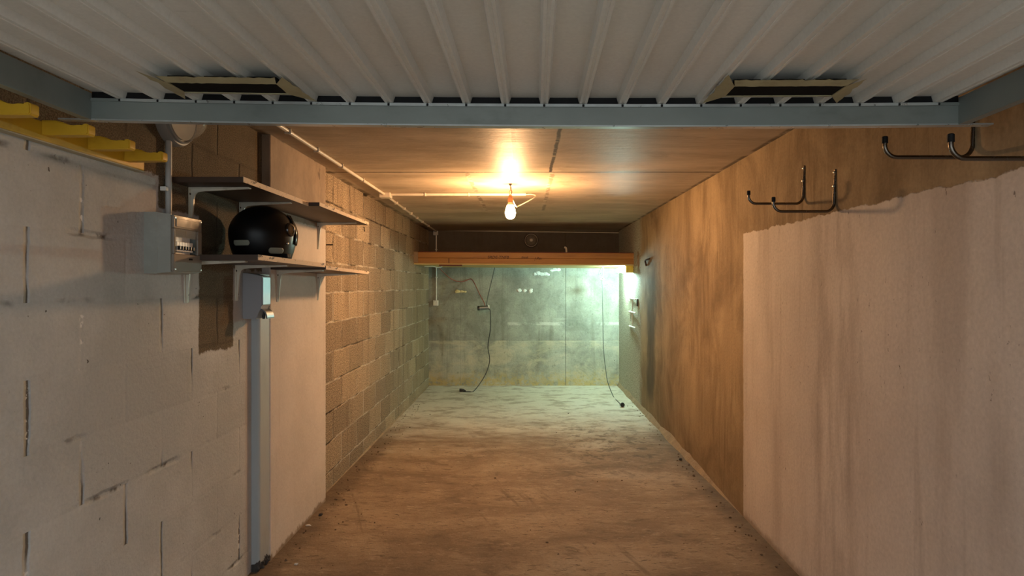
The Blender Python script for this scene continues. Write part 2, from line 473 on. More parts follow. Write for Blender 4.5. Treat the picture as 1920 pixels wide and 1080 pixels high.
def emit_mat(name, col, strength):
    m = M(name)
    p, x, y, z = m.pos(True)
    m.b.inputs['Emission Strength'].default_value = strength
    m._set(m.b.inputs['Emission Color'], m.scale(col, .98 + m.noise(p, 8) * .04))
    return m.done((.9, .88, .82), .3)
MAT['bulb'] = emit_mat('lit_bulb_glass', BULB_COLOR, BULB_STRENGTH)
MAT['tube'] = emit_mat('lit_tube_glass', TUBE_COLOR, TUBE_STRENGTH)


# ------------------------------------------------------------------ object helpers
def thing(name, label, cat, loc=(0, 0, 0), rot=(0, 0, 0), group=None):
    o = bpy.data.objects.new(name, None)
    o.empty_display_size = .05
    COL.objects.link(o)
    o.location = loc; o.rotation_euler = rot
    o['label'] = label; o['category'] = cat
    if group: o['group'] = group
    return o


def tag(o, label, cat, group=None):
    o['label'] = label; o['category'] = cat
    if group: o['group'] = group
    return o


def obj(name, bm, mat, parent=None, smooth=False, origin=None, label=None):
    """one mesh object from a bmesh; origin = world point to use as its local zero"""
    bmesh.ops.recalc_face_normals(bm, faces=bm.faces)
    if origin is not None:
        bmesh.ops.translate(bm, verts=bm.verts, vec=-Vector(origin))
    me = bpy.data.meshes.new(name)
    bm.to_mesh(me); bm.free()
    for mm in (mat if isinstance(mat, (list, tuple)) else [mat]):
        me.materials.append(MAT[mm] if isinstance(mm, str) else mm)
    if smooth:
        for f in me.polygons: f.use_smooth = True
        try: me.set_sharp_from_angle(angle=math.radians(40))
        except Exception: pass
    o = bpy.data.objects.new(name, me)
    COL.objects.link(o)
    if parent is not None: o.parent = parent
    elif origin is not None: o.location = origin
    if label: o['label'] = label
    return o


def dup(root, loc, label, rot=None):
    r = root.copy(); COL.objects.link(r); r.location = loc
    if rot is not None: r.rotation_euler = rot
    r['label'] = label
    for ch in list(root.children):
        c = ch.copy(); COL.objects.link(c); c.parent = r
        for g in list(ch.children):
            d = g.copy(); COL.objects.link(d); d.parent = c
    return r


def box(bm, x0, x1, y0, y1, z0, z1, bev=0.0, mi=0):
    r = bmesh.ops.create_cube(bm, size=1)
    vs = r['verts']
    for v in vs:
        v.co = Vector((x0 if v.co.x < 0 else x1, y0 if v.co.y < 0 else y1, z0 if v.co.z < 0 else z1))
    fs = set(f for v in vs for f in v.link_faces)
    for f in fs: f.material_index = mi
    if bev:
        es = list(set(e for v in vs for e in v.link_edges))
        bmesh.ops.bevel(bm, geom=es, offset=bev, segments=2, affect='EDGES', profile=.5)
    return bm


def B(*a, **k):
    return box(bmesh.new(), *a, **k)


def smoothpath(pts, n=8):
    pts = [Vector(p) for p in pts]
    if len(pts) < 3: return pts
    out = []
    P = [pts[0] * 2 - pts[1]] + pts + [pts[-1] * 2 - pts[-2]]
    for i in range(1, len(P) - 2):
        a, b, c, d = P[i - 1:i + 3]
        for k in range(n):
            t = k / n
            out.append(.5 * ((2 * b) + (c - a) * t + (2 * a - 5 * b + 4 * c - d) * t * t + (3 * b - a - 3 * c + d) * t ** 3))
    out.append(pts[-1])
    return out


def tube(bm, pts, r, seg=10, cap=True):
    """sweep a circle along points; r is a number or one per point"""
    pts = [Vector(p) for p in pts]
    n = len(pts)
    rr = r if isinstance(r, (list, tuple)) else [r] * n
    rings = []
    up = None
    for i, p in enumerate(pts):
        t = (pts[min(i + 1, n - 1)] - pts[max(i - 1, 0)]).normalized()
        if up is None:
            up = Vector((0, 0, 1)) if abs(t.z) < .9 else Vector((1, 0, 0))
        a = (up - t * up.dot(t))
        if a.length < 1e-5: a = t.orthogonal()
        a.normalize(); up = a
        b = t.cross(a)
        rings.append([bm.verts.new(p + (a * math.cos(2 * PI * k / seg) + b * math.sin(2 * PI * k / seg)) * rr[i]) for k in range(seg)])
    for i in range(n - 1):
        for k in range(seg):
            bm.faces.new((rings[i][k], rings[i][(k + 1) % seg], rings[i + 1][(k + 1) % seg], rings[i + 1][k]))
    if cap:
        bm.faces.new(rings[0][::-1]); bm.faces.new(rings[-1])
    return bm


def T(pts, r, seg=10):
    return tube(bmesh.new(), pts, r, seg)


def lathe(bm, prof, seg=32, mat=None):
    """prof: (radius, height) pairs around local z, then moved by mat"""
    rings = []
    for (r, h) in prof:
        if r < 1e-6: rings.append([bm.verts.new((0, 0, h))])
        else: rings.append([bm.verts.new((r * math.cos(2 * PI * k / seg), r * math.sin(2 * PI * k / seg), h)) for k in range(seg)])
    for i in range(len(rings) - 1):
        A, C = rings[i], rings[i + 1]
        for k in range(seg):
            a0, a1 = A[k % len(A)], A[(k + 1) % len(A)]
            c0, c1 = C[k % len(C)], C[(k + 1) % len(C)]
            vs = []
            for v in (a0, a1, c1, c0):
                if v not in vs: vs.append(v)
            if len(vs) > 2: bm.faces.new(vs)
    allv = [v for r in rings for v in r]
    if mat is not None: bmesh.ops.transform(bm, matrix=mat, verts=allv)
    return bm


def prism(bm, poly, axis, a, b):
    """extrude a polygon given in the two other axes (in xyz order) from a to b along axis"""
    def pt(u, v, w):
        return {'x': (w, u, v), 'y': (u, w, v), 'z': (u, v, w)}[axis]
    A = [bm.verts.new(pt(u, v, a)) for u, v in poly]
    C = [bm.verts.new(pt(u, v, b)) for u, v in poly]
    bm.faces.new(A); bm.faces.new(C[::-1])
    n = len(poly)
    for i in range(n):
        bm.faces.new((A[i], C[i], C[(i + 1) % n], A[(i + 1) % n]))
    return bm


def struct(name, bm, mat):
    o = obj(name, bm, mat)
    o['kind'] = 'structure'
    return o


def blob(bm, c, r, sub=2, rough=.25, seed=0):
    q = bmesh.ops.create_icosphere(bm, subdivisions=sub, radius=1)
    for v in q['verts']:
        d = 1 + rough * (mn.noise(v.co * 1.9 + Vector((seed * 3.1, seed * 1.7, 0))))
        v.co = Vector((v.co.x * r[0] * d, v.co.y * r[1] * d, v.co.z * r[2] * d)) + Vector(c)
    return bm


RZP = Matrix.Rotation(PI / 2, 4, 'Y')            # local z -> world +x

# ------------------------------------------------------------------ the setting
XL, XP, XB, XR = -1.300, -1.257, -1.305, 1.288
YP0, YP1, YB = 3.06, 3.915, 8.436
CZ = 2.11
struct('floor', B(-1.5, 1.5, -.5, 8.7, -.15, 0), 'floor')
struct('floor_outside', B(-4.0, 4.0, -6.0, -.5, -.15, -.004), 'forecourt')
struct('ceiling', B(-1.5, 1.5, -.45, 8.6, CZ, CZ + .18), 'ceiling')
struct('wall_left', B(-1.5, XL, -.45, YP0 + .1, -.05, CZ + .05), 'near_left')
struct('wall_left_pillar', B(-1.5, XP, YP0, YP1, -.05, CZ + .05, bev=.006), 'pillar')
struct('wall_left_rear', B(-1.5, XB, YP1 - .1, 8.6, -.05, CZ + .05), 'block')
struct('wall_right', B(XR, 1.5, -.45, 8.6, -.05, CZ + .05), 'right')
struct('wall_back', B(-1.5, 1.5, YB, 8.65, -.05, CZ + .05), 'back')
struct('wall_front', B(-1.5, 1.5, -.45, -.32, 1.93, CZ + .18), 'render')

# rough mortar fillets where the walls meet the floor
def fillet(name, x, sx, y0, y1, w, h, n, seed):
    bm = bmesh.new()
    A = []
    for i in range(n + 1):
        y = y0 + (y1 - y0) * i / n
        k = min(1, .05 + (y - y0) / 1.2) * 1.0
        k *= .75 + .35 * mn.noise(Vector((y * 2.3, seed, 0))) + .12 * mn.noise(Vector((y * 9, seed, 3)))
        A.append((bm.verts.new((x + sx * w * k, y, -.01)), bm.verts.new((x + sx * w * k * .45, y, h * k * .38)), bm.verts.new((x - sx * .01, y, h * k))))
    for i in range(n):
        for j in range(2):
            bm.faces.new((A[i][j], A[i + 1][j], A[i + 1][j + 1], A[i][j + 1]))
    o = obj(name, bm, 'render', smooth=True)
    o['kind'] = 'structure'
fillet('baseboard_right', XR, -1, 3.66, YB, .045, .085, 130, 2)
fillet('baseboard_left', XB, 1, YP1, YB, .022, .022, 130, 5)

# ------------------------------------------------------------------ tilting garage door, overhead
DO = Vector((-.012, 1.60, 1.8345))
door = thing('garage_door', 'grey ribbed tilting garage door held open overhead', 'garage door', DO, (-.0147, .0100, -.0168))
def sag(bm):
    for v in bm.verts: v.co.z += .0080 * v.co.x ** 2 - .004
    return bm
PITCH = .1007
HW = 1.125
LEN = 2.02
def rib_x():
    return [-.9520 - .1007 * 1 + PITCH * k + .008 for k in range(22)]
RX = [x for x in rib_x() if -HW + .03 < x < HW - .03]
RD = .018
prof = [(-HW, RD)]
for x in RX:
    prof += [(x - .0145, RD), (x - .0095, .0), (x - .0035, .0), (x - .0025, .0015), (x + .0025, .0015), (x + .0035, .0), (x + .0095, .0), (x + .0145, RD)]
prof.append((HW, RD))
bm = bmesh.new()
ys = [.005 - (LEN + .005) * i / 14 for i in range(15)]
G = [[bm.verts.new((x, y, z)) for (x, z) in prof] for y in ys]
for i in range(14):
    for j in range(len(prof) - 1):
        bm.faces.new((G[i][j], G[i + 1][j], G[i + 1][j + 1], G[i][j + 1]))
G2 = [[bm.verts.new((x, y, RD + .012)) for x in (-HW, HW)] for y in (ys[0], ys[-1])]
bm.faces.new((G2[0][0], G2[0][1], G2[1][1], G2[1][0]))
obj('ribbed_panel', sag(bm), 'door_sheet', door)
# bottom rail: a folded channel with a thin shiny lip and a protruding foot flange
RH = .054
bm = bmesh.new()
n = 24
for k in range(n):
    x0, x1 = -HW - .02 + (2 * HW + .04) * k / n, -HW - .02 + (2 * HW + .04) * (k + 1) / n
    box(bm, x0, x1, .0, .035, -RH, -.0085)
    box(bm, x0, x1, -.004, .035, -.0085, -.001)
bmesh.ops.remove_doubles(bm, verts=bm.verts, dist=1e-5)
obj('bottom_rail', sag(bm), 'door_steel', door)
bm = bmesh.new()
for k in range(n):
    x0, x1 = -HW + 2 * HW * k / n, -HW + 2 * HW * (k + 1) / n
    box(bm, x0, x1, .006, .034, -.0012, RD + .012)
obj('gap_shade', sag(bm), 'rubber', door, label='added black strip for the shaded gaps above the rail')  # added strip: blocks light and paints the gaps between ribs as shade
bm = bmesh.new()
for k in range(len(RX) - 1):
    box(bm, RX[k] + .003, RX[k + 1] - .003, -.0052, -.003, -.0082, -.0010)
obj('top_lip', sag(bm), 'lip_steel', door, label='shiny upper lip of the rail')
bm = bmesh.new()
for k in range(n):
    w = HW + .085
    box(bm, -w + 2 * w * k / n, -w + 2 * w * (k + 1) / n, .000, .022, -RH - .004, -RH)
bmesh.ops.remove_doubles(bm, verts=bm.verts, dist=1e-5)
obj('foot_flange', sag(bm), 'lip_steel', door, label='bright lower edge')
for sx in (-1, 1):
    bm = bmesh.new()
    x0, x1 = (sx * (HW + .02), sx * (HW - .004)) if sx < 0 else (HW - .004, HW + .02)
    box(bm, x0, x1, -LEN, .0, -RH, .012)
    box(bm, x0, x1 + .0, -LEN, .0, -RH - .003, -RH)
    bm2 = bm
    obj('side_rail', sag(bm2), 'door_steel', door)
for x in RX:
    bm = bmesh.new()
    lathe(bm, [(0, .0015), (.0028, .001), (.0034, 0)], 10, Matrix.Translation((x, -.004, -.005)) @ Matrix.Rotation(PI / 2, 4, 'X'))
    obj('rivet', sag(bm), 'rubber', door, True)
# the two ventilation slots with their taped surrounds
def vent(x0, x1, xo0, xo1, skew, seed):
    """x0..x1 slot, xo0..xo1 outer tape at the rail end, all in the door's own frame"""
    ya, yb = -.100, -.172
    bm = B(x0, x1, yb, ya, -.0105, .004)
    v = obj('vent_slot', sag(bm), 'grille_dark', door, label='dark slot')
    bm = bmesh.new()
    N = 22
    def strip(pts_in, pts_out, z):
        A = [bm.verts.new((p[0], p[1], z - .002 * abs(mn.noise(Vector((p[0] * 40, p[1] * 40, seed)))))) for p in pts_in]
        C = [bm.verts.new((p[0], p[1], z + .004)) for p in pts_out]
        A2 = [bm.verts.new((p[0], p[1], z + .003)) for p in pts_in]
        for i in range(len(A) - 1):
            bm.faces.new((A[i], A[i + 1], C[i + 1], C[i])); bm.faces.new((A[i], A2[i], A2[i + 1], A[i + 1]))
    def ln(a, b, n=N, j=0.0):
        return [(a[0] + (b[0] - a[0]) * i / n + j * mn.noise(Vector((i * .9, seed, 1))), a[1] + (b[1] - a[1]) * i / n + j * mn.noise(Vector((i * .8, seed, 5)))) for i in range(n + 1)]
    z = -.0125
    strip(ln((x0, yb), (x1, yb)), ln((x0 - .01, yb - .030), (x1 + .01, yb - .030), N, .008), z)
    strip(ln((x0, ya), (x1, ya)), ln((x0 - .01, ya + .017), (x1 + .01, ya + .017), N, .003), z)
    strip(ln((x0, yb), (x0, ya), 10), ln((x0 - .034, yb - .065), (x0 - .036, ya + .066), 10, .010), z)
    strip(ln((x1, yb), (x1, ya), 10), ln((x1 + .028, yb - .036), (x1 + .046, ya + .070), 10, .010), z)
    obj('tape_surround', sag(bm), 'sealant', v, label='yellowed tape around the slot')
vent(-.818, -.562, 0, 0, 0, 1)
vent(.497, .752, 0, 0, 0, 6)

# ------------------------------------------------------------------ yellow peg rack, left wall
rk = thing('peg_rack', 'yellow wooden rack with short arms fixed high on the left wall', 'rack', (XL, 1.6, 1.74))
o0 = (XL, 1.6, 1.74)
bm = B(XL, XL + .026, 1.20, 2.075, 1.744, 1.796, bev=.004)
obj('back_board', bm, 'yellow', rk, origin=o0)
bm = B(XL, XL + .027, 1.20, 2.076, 1.7405, 1.7442, bev=.001)
obj('paint_edge', bm, 'white_drip', rk, origin=o0, label='whitish lower edge of the board')
def arm(y):
    x0, x1 = XL + .024, XL + .149
    top = [(x0, 1.798), (x0 + .035, 1.7975), (x0 + .055, 1.793), (x0 + .072, 1.785), (x0 + .086, 1.7805), (x0 + .098, 1.782), (x0 + .108, 1.787), (x1 - .008, 1.789), (x1 - .003, 1.787), (x1, 1.783)]
    bot = [(x1, 1.763), (x1 - .004, 1.7585), (x0 + .06, 1.758), (x0, 1.758)]
    bm = prism(bmesh.new(), top + bot, 'y', y - .015, y + .015)
    es = [e for e in bm.edges if abs(e.verts[0].co.y - e.verts[1].co.y) < 1e-6]
    bmesh.ops.bevel(bm, geom=es, offset=.003, segments=2, affect='EDGES')
    obj('arm', bm, 'yellow', rk, True, origin=o0)
for y in (1.455, 1.647, 1.818, 1.983): arm(y)

# ------------------------------------------------------------------ round bulkhead lights
def bulkhead(name, label, loc, mat, R):
    t = thing(name, label, 'wall light', loc)
    obj('base', lathe(bmesh.new(), [(0, 0), (R, 0), (R, .022), (R * .95, .034), (R * .8, .036), (0, .036)], 40, mat), 'rust' if R < .1 else 'grey_plastic', t, True)
    if R > .1: obj('reflector', lathe(bmesh.new(), [(0, .037), (R * .55, .037), (R * .79, .044), (R * .79, .036)], 40, mat), 'conduit', t, True)
    obj('rim', lathe(bmesh.new(), [(R * .84, .034), (R * .90, .034), (R * .90, .042), (R * .87, .045), (R * .84, .042), (R * .84, .034)], 40, mat), 'conduit' if R < .1 else 'grey_plastic', t, True)
    pr = [(R * .8 * math.cos(a), .040 + .085 * math.sin(a)) for a in [PI / 2 * i / 12 for i in range(13)]]
    pr[-1] = (0, pr[-1][1])
    obj('glass_dome', lathe(bmesh.new(), pr, 40, mat), 'glass', t, True)
    bl = [(.012, .036), (.012, .052), (.016, .058), (.024, .072), (.027, .085), (.023, .099), (.012, .108), (0, .110)]
    obj('unlit_bulb', lathe(bmesh.new(), [(r * .9, h * .9 + .003) for r, h in bl], 20, mat), 'white_plastic', t, True)
    return t
bulkhead('bulkhead_light', 'unlit round glass bulkhead light above the fuse box', (XL, 2.275, 1.985), RZP, .112)
bulkhead('bulkhead_light', 'small unlit round glass bulkhead light on the back wall', tuple(at(996, 451, YB)), Matrix.Rotation(PI / 2, 4, 'X'), .098)

# conduit from the left bulkhead light down to the fuse box
cl = tag(obj('conduit', T([(XL + .014, 2.235, 1.612), (XL + .014, 2.235, 1.884)], .011, 12), 'grey_conduit', smooth=True), 'short grey conduit between left wall light and fuse box', 'conduit')
bm = B(XL, XL + .022, 2.205, 2.222, 1.70, 1.715, bev=.002)
obj('clip', bm, 'white_plastic', cl)

# ------------------------------------------------------------------ fuse box
bx = thing('fuse_box', 'grey plastic fuse box with breakers on the left wall', 'fuse box', (XL, 2.212, 1.507))
ob = (XL, 2.212, 1.507)
y0, y1, z0, z1 = 2.113, 2.312, 1.402, 1.613
bm = bmesh.new()
def loop(x, i):
    return [bm.verts.new((x, y, z)) for y, z in ((y0 + i, z0 + i), (y1 - i, z0 + i), (y1 - i, z1 - i), (y0 + i, z1 - i))]
L = [loop(XL, 0), loop(XL + .045, .0), loop(XL + .047, .002), loop(XL + .088, .006), loop(XL + .088, .018), loop(XL + .045, .018)]
for a, b in zip(L, L[1:]):
    for k in range(4): bm.faces.new((a[k], a[(k + 1) % 4], b[(k + 1) % 4], b[k]))
bm.faces.new(L[-1])
obj('enclosure', bm, 'panel_grey', bx, origin=ob)
# cover: plates around the breaker window
zf0, zf1 = 1.471, 1.527
XC = XL + .088
obj('lower_cover', B(XC, XC + .010, y0 + .007, y1 - .007, z0 + .007, zf0, bev=.003), 'panel_matte', bx, origin=ob)
obj('upper_cover', B(XC, XC + .010, y0 + .007, y1 - .007, zf1 + .032, z1 - .007, bev=.003), 'panel_cover', bx, origin=ob)
obj('flap', B(XC + .003, XC + .013, y0 + .010, y1 - .035, zf1 + .001, zf1 + .033, bev=.002), 'clear', bx, origin=ob, label='clear hinged flap')
obj('upper_window', B(XC + .010, XC + .0125, y0 + .020, y1 - .035, zf1 + .038, z1 - .020, bev=.001), 'panel_cover', bx, origin=ob)
obj('side_jamb', B(XC, XC + .010, y0 + .007, y0 + .020, zf0, zf1 + .032, bev=.002), 'panel_cover', bx, origin=ob)
obj('side_jamb', B(XC, XC + .010, y1 - .035, y1 - .007, zf0, zf1 + .032, bev=.002), 'panel_cover', bx, origin=ob)
obj('latch_slot', B(XC + .009, XC + .0115, 2.216, 2.238, 1.452, 1.458), 'rubber', bx, origin=ob)
ws = [(.020, 'black_plastic'), (.0175, 'breaker_white'), (.0175, 'breaker_white'), (.0175, 'breaker_white'), (.0175, 'breaker_white'), (.0175, 'breaker_white'), (.0175, 'breaker_white')]
yy = y0 + .022
for i, (w, mt) in enumerate(ws):
    bm = bmesh.new()
    box(bm, XL + .046, XC - .010, yy, yy + w - .0012, zf0 - .006, zf1 + .006)
    box(bm, XC - .011, XC + .001, yy, yy + w - .0012, zf0 + .010, zf1 - .012, bev=.001)
    br = obj('breaker', bm, mt, bx, origin=ob)
    if i: obj('toggle', B(XC, XC + .010, yy + .004, yy + w - .005, 1.487, 1.500, bev=.001), 'black_plastic', br, origin=ob)
    yy += w
for (y, z) in ((y0 + .014, z0 + .016), (y1 - .016, z0 + .016), (y0 + .014, z1 - .018), (y1 - .016, z1 - .018)):
    obj('screw', lathe(bmesh.new(), [(0, .013), (.003, .0125), (.004, .010)], 10, Matrix.Translation((XC, y, z)) @ RZP), 'screw', bx, True, origin=ob)

# ------------------------------------------------------------------ shelves
def shelf(label, xw, xf, ya, yb, zt, th=.020, tilt=0.0):
    t = thing('wall_shelf', label, 'shelf', (xw, (ya + yb) / 2, zt), (tilt, 0, 0), 'shelf boards on the left wall')
    hx, hy = xf - xw, (yb - ya) / 2
    obj('board', B(.0, hx - .002, -hy, hy, -th, 0), 'chip_dark', t)
    obj('front_edge', B(hx - .002, hx, -hy, hy, -th, 0), 'board_edge', t, label='worn pale front edge')
    return t
shelf('upper shelf board nearer the camera, above the fuse box side', XL, -1.035, 2.28, 2.965, 1.762)
shelf('upper shelf board farther in, on the pillar', XP, -.985, 2.975, 3.910, 1.762, .018)
shelf('lower shelf board carrying the helmet', XL, -.985, 2.29, 3.058, 1.4735, .020, -.006)
shelf('lower shelf board beyond the helmet, on the pillar', XP, -.982, 3.062, 3.910, 1.455, .018, -.010)

def bracket(label):
    t = thing('shelf_bracket', label, 'bracket', group='cream shelf brackets')
    A, H = .232, .160
    pts = [(0, 0), (A, 0), (A, -.005), (.055, -.014), (.030, -.018), (.0205, -.026), (.016, -.045), (.006, -H), (0, -H)]
    bm = prism(bmesh.new(), pts, 'y', -.004, .004)
    # flanges against wall and board
    prism(bm, [(0, 0), (A, 0), (A, -.004), (.004, -.004), (.004, -H), (0, -H)], 'y', -.0125, .0125)
    obj('angle', bm, 'bracket', t)
    for z in (-.025, -.13):
        obj('screw', lathe(bmesh.new(), [(0, .0075), (.004, .006), (.0045, .004)], 10, Matrix.Translation((0, .0085 if z < -.1 else -.0085, z)) @ RZP), 'rust', t, True)
    return t
zb = lambda zt, th=.020: zt - th - .0005
b0 = bracket('cream bracket under the near upper shelf, behind the fuse box')
b0.location = (XL, 2.405, zb(1.762))
dup(b0, (XL, 2.83, zb(1.762)), 'cream bracket under the near upper shelf, behind the helmet')
dup(b0, (XP, 3.76, zb(1.762, .018)), 'cream bracket at the far end of the upper shelf')
dup(b0, (XL, 2.375, zb(1.4757)), 'cream bracket under the lower shelf, just below the fuse box', (-.006, 0, 0))
dup(b0, (XL, 2.79, zb(1.4732)), 'cream bracket under the lower shelf, left of the soap dispenser', (-.006, 0, 0))
dup(b0, (XP, 3.15, zb(1.4580, .018)), 'shadowed bracket under the lower shelf, right of the soap dispenser', (-.01, 0, 0))
dup(b0, (XP, 3.76, zb(1.4522, .018)), 'bracket at the far end of the lower shelf', (-.01, 0, 0))

# ------------------------------------------------------------------ helmet
HC = (-1.136, 2.690, 1.4745)
hm = thing('helmet', 'black motorcycle helmet standing on the lower shelf', 'helmet', HC, (0, 0, math.radians(-14)))
def shell_pt(th, ph, k=1.0):
    """th around z from +x, ph elevation; the helmet faces +y"""
    x, y, z = math.cos(ph) * math.cos(th), math.cos(ph) * math.sin(th), math.sin(ph)
    r = Vector((x * .1285, y * .153, z * (.1255 if z > 0 else .175)))
    if z < 0:
        s = 1 - .16 * (-z) ** 1.5
        # keep the sides of the lower shell fairly upright
        q = max(.42, math.sqrt(max(1e-6, 1 - .55 * z * z)) / max(.2, math.cos(ph)))
        r.x *= min(q, 1.6) * s; r.y *= min(q, 1.6) * s
    r *= k
    return r + Vector((0, 0, .1065))
bm = bmesh.new()
NT, NP = 56, 26
lo = math.radians(-37)
rings = []
for j in range(NP):
    ph = lo + (PI / 2 - lo) * j / (NP - 1)
    rings.append([bm.verts.new(shell_pt(2 * PI * i / NT, ph)) for i in range(NT)] if j < NP - 1 else [bm.verts.new(shell_pt(0, PI / 2))])
for j in range(NP - 1):
    for i in range(NT):
        a, b = rings[j], rings[j + 1]
        th = (i + .5) * 360 / NT
        phd = math.degrees(lo + (PI / 2 - lo) * (j + .5) / (NP - 1))
        if abs(th - 90) < 62 and -14 < phd < 30: continue          # face opening, turned to the wall end
        if len(b) == 1: bm.faces.new((a[i], a[(i + 1) % NT], b[0]))
        else: bm.faces.new((a[i], a[(i + 1) % NT], b[(i + 1) % NT], b[i]))
sh = obj('shell', bm, 'helmet', hm, True)
md = sh.modifiers.new('thickness', 'SOLIDIFY'); md.thickness = .012; md.offset = -1
def patch(name, t0, t1, p0, p1, k, mat, parent, nt=16, np_=6, label=None, rnd=True):
    bm = bmesh.new()
    g = []
    for j in range(np_ + 1):
        row = []
        for i in range(nt + 1):
            u, v = i / nt, j / np_
            # rounded ends
            sh_ = 1.0
            if rnd:
                e = min(u, 1 - u) * (t1 - t0) / max(1e-6, (p1 - p0))
                sh_ = math.sqrt(max(0.05, 1 - max(0, 1 - e / .5) ** 2))
            ph = (p0 + p1) / 2 + (v - .5) * (p1 - p0) * sh_
            row.append(bm.verts.new(shell_pt(math.radians(t0 + (t1 - t0) * u), math.radians(ph), k)))
        g.append(row)
    for j in range(np_):
        for i in range(nt): bm.faces.new((g[j][i], g[j][i + 1], g[j + 1][i + 1], g[j + 1][i]))
    o = obj(name, bm, mat, parent, True, label=label)
    m = o.modifiers.new('thickness', 'SOLIDIFY'); m.thickness = .0015; m.offset = 1
    return o
patch('reflective_sticker', 255, 289, -18, -10.5, 1.006, 'reflective', sh, label='pale reflective strip at the back')
patch('reflective_sticker', 321, 350, -29, -20, 1.006, 'reflective', sh, label='pale reflective strip near the side')
patch('visor', 18, 162, -13, 44, 1.035, 'visor', hm, 30, 12, rnd=False)
obj('visor_rim', T(smoothpath([shell_pt(math.radians(t), math.radians(44 - 26 * abs((t - 90) / 78) ** 6), 1.045) for t in range(10, 171, 8)], 3), .0045, 8), 'visor', hm, True)
for sx in (0, 180):
    c = shell_pt(math.radians(sx + (4 if sx == 0 else -4)), math.radians(9), 1.03)
    rot = RZP if sx == 0 else Matrix.Rotation(-PI / 2, 4, 'Y')
    obj('visor_pivot', lathe(bmesh.new(), [(.030, -.014), (.030, -.002), (.026, .003), (.018, .004), (.016, .0015), (0, .0015)], 24, Matrix.Translation(c) @ rot), 'visor', hm, True)
c = shell_pt(math.radians(-2), math.radians(-13), 1.0)
obj('stud', lathe(bmesh.new(), [(0, .004), (.004, .003), (.006, 0)], 14, Matrix.Translation(c) @ RZP), 'screw', hm, True)
obj('base_trim', T([shell_pt(2 * PI * i / 40, lo) for i in range(41)], .0055, 8), 'rubber', hm, True)
obj('strap_buckle', B(.108, .148, -.045, -.015, .0005, .022, bev=.005), 'rubber', hm)

# ------------------------------------------------------------------ soap dispenser and trunking
sd = thing('soap_dispenser', 'grey wall soap dispenser below the lower shelf', 'soap dispenser', (XL, 2.905, 1.31))
od = (XL, 2.905, 1.31)
pts = [(XL, 1.420), (XL + .020, 1.420), (XL + .088, 1.405), (XL + .091, 1.402), (XL + .091, 1.272), (XL + .082, 1.256), (XL + .066, 1.208), (XL, 1.208)]
bm = prism(bmesh.new(), pts, 'y', 2.850, 2.943)
bmesh.ops.bevel(bm, geom=[e for e in bm.edges], offset=.0025, segments=2, affect='EDGES')
obj('housing', bm, 'disp_grey', sd, True, origin=od)
obj('front_plate', B(XL + .090, XL + .0935, 2.855, 2.938, 1.272, 1.400, bev=.001), 'chrome', sd, origin=od, label='shiny front plate')
bm = bmesh.new()
oc = [(XL + .068 + .044 * math.cos(a), 1.214 + .044 * math.sin(a)) for a in [math.radians(d) for d in range(100, -13, -9)]]
inn = [(XL + .068 + .038 * math.cos(a), 1.214 + .038 * math.sin(a)) for a in [math.radians(d) for d in range(100, -13, -9)]][::-1]
prism(bm, oc + inn, 'y', 2.858, 2.936)
obj('push_lever', bm, 'chrome', sd, origin=od, label='chrome push lever')
obj('nozzle', T([(XL + .075, 2.907, 1.243), (XL + .075, 2.907, 1.205)], [.010, .006], 12), 'black_plastic', sd, True, origin=od)
obj('key_hole', lathe(bmesh.new(), [(0, .002), (.004, .0015), (.005, 0)], 12, Matrix.Translation((XL + .018, 2.853, 1.403)) @ Matrix.Rotation(PI / 2, 4, 'X')), 'rubber', sd, True, origin=od)

bm = bmesh.new()
prof = [(XL, 2.945), (XL + .030, 2.945), (XL + .037, 2.950), (XL + .039, 2.957), (XL + .039, 3.055), (XL + .034, 3.0595), (XL, 3.0595)]
prism(bm, prof, 'z', .025, 1.415)
tr = tag(obj('trunking', bm, 'trunking', smooth=False), 'blue grey vertical trunking beside the painted pillar', 'trunking')
bm = bmesh.new()
for i in range(9):
    blob(bm, (XL + .022 + random.uniform(-.006, .010), 2.95 + i * .0125, .012 + random.uniform(0, .022)), (.024, .014, .022 + random.uniform(0, .014)), 2, .7, i)
obj('crumbled_foot', bm, 'stone_dark', tr, label='dark crumbling foot')

# ------------------------------------------------------------------ J hooks on the right wall
def jhook(label):
    """origin on the wall at the run's height; arm goes to -x"""
    t = thing('wall_hook', label, 'hook', group='steel hooks on the right wall')
    R = .006
    pts = [(-R, 0, .165), (-R, 0, .05)]
    def arc(cx, cz, r, a0, a1, n=8):
        return [(cx + r * math.cos(math.radians(a0 + (a1 - a0) * i / n)), 0, cz + r * math.sin(math.radians(a0 + (a1 - a0) * i / n))) for i in range(n + 1)]
    pts += arc(-R - .035, .035, .035, 0, -90)
    pts += arc(-.2215, .035, .035, 270, 180)
    pts += [(-.2565, 0, .052)]
    rr = [R] * len(pts)
    bm = T(pts, R, 12)
    # flattened, drilled top of the leg
    for v in bm.verts:
        if v.co.z > .06: 
            k = min(1, (v.co.z - .06) / .05)
            v.co.x = v.co.x * (1 - k * .55); v.co.y *= 1 + k * .25
    bm2 = B(-.005, 0, -.0085, .0085, .125, .175, bev=.002)
    obj('rod', bm, 'rod_steel', t, True)
    obj('fixing_tab', bm2, 'rod_steel', t)
    obj('end_cap', T([(-.2565, 0, .040), (-.2565, 0, .058), (-.2565, 0, .060)], [.0082, .0082, .006], 12), 'rubber', t, True, label='black rubber tip')
    for z in (.163, .105):
        obj('screw', lathe(bmesh.new(), [(0, .006), (.0045, .004), (.0055, 0)], 12, Matrix.Translation((-.005 if z > .15 else -.008, 0, z)) @ Matrix.Rotation(-PI / 2, 4, 'Y')), 'screw', t, True)
    return t
h0 = jhook('steel hook farthest in, beside the edge of the white paint')
h0.location = (XR, 2.847, 1.738)
dup(h0, (XR, 2.563, 1.668), 'steel hook just above the edge of the white paint')
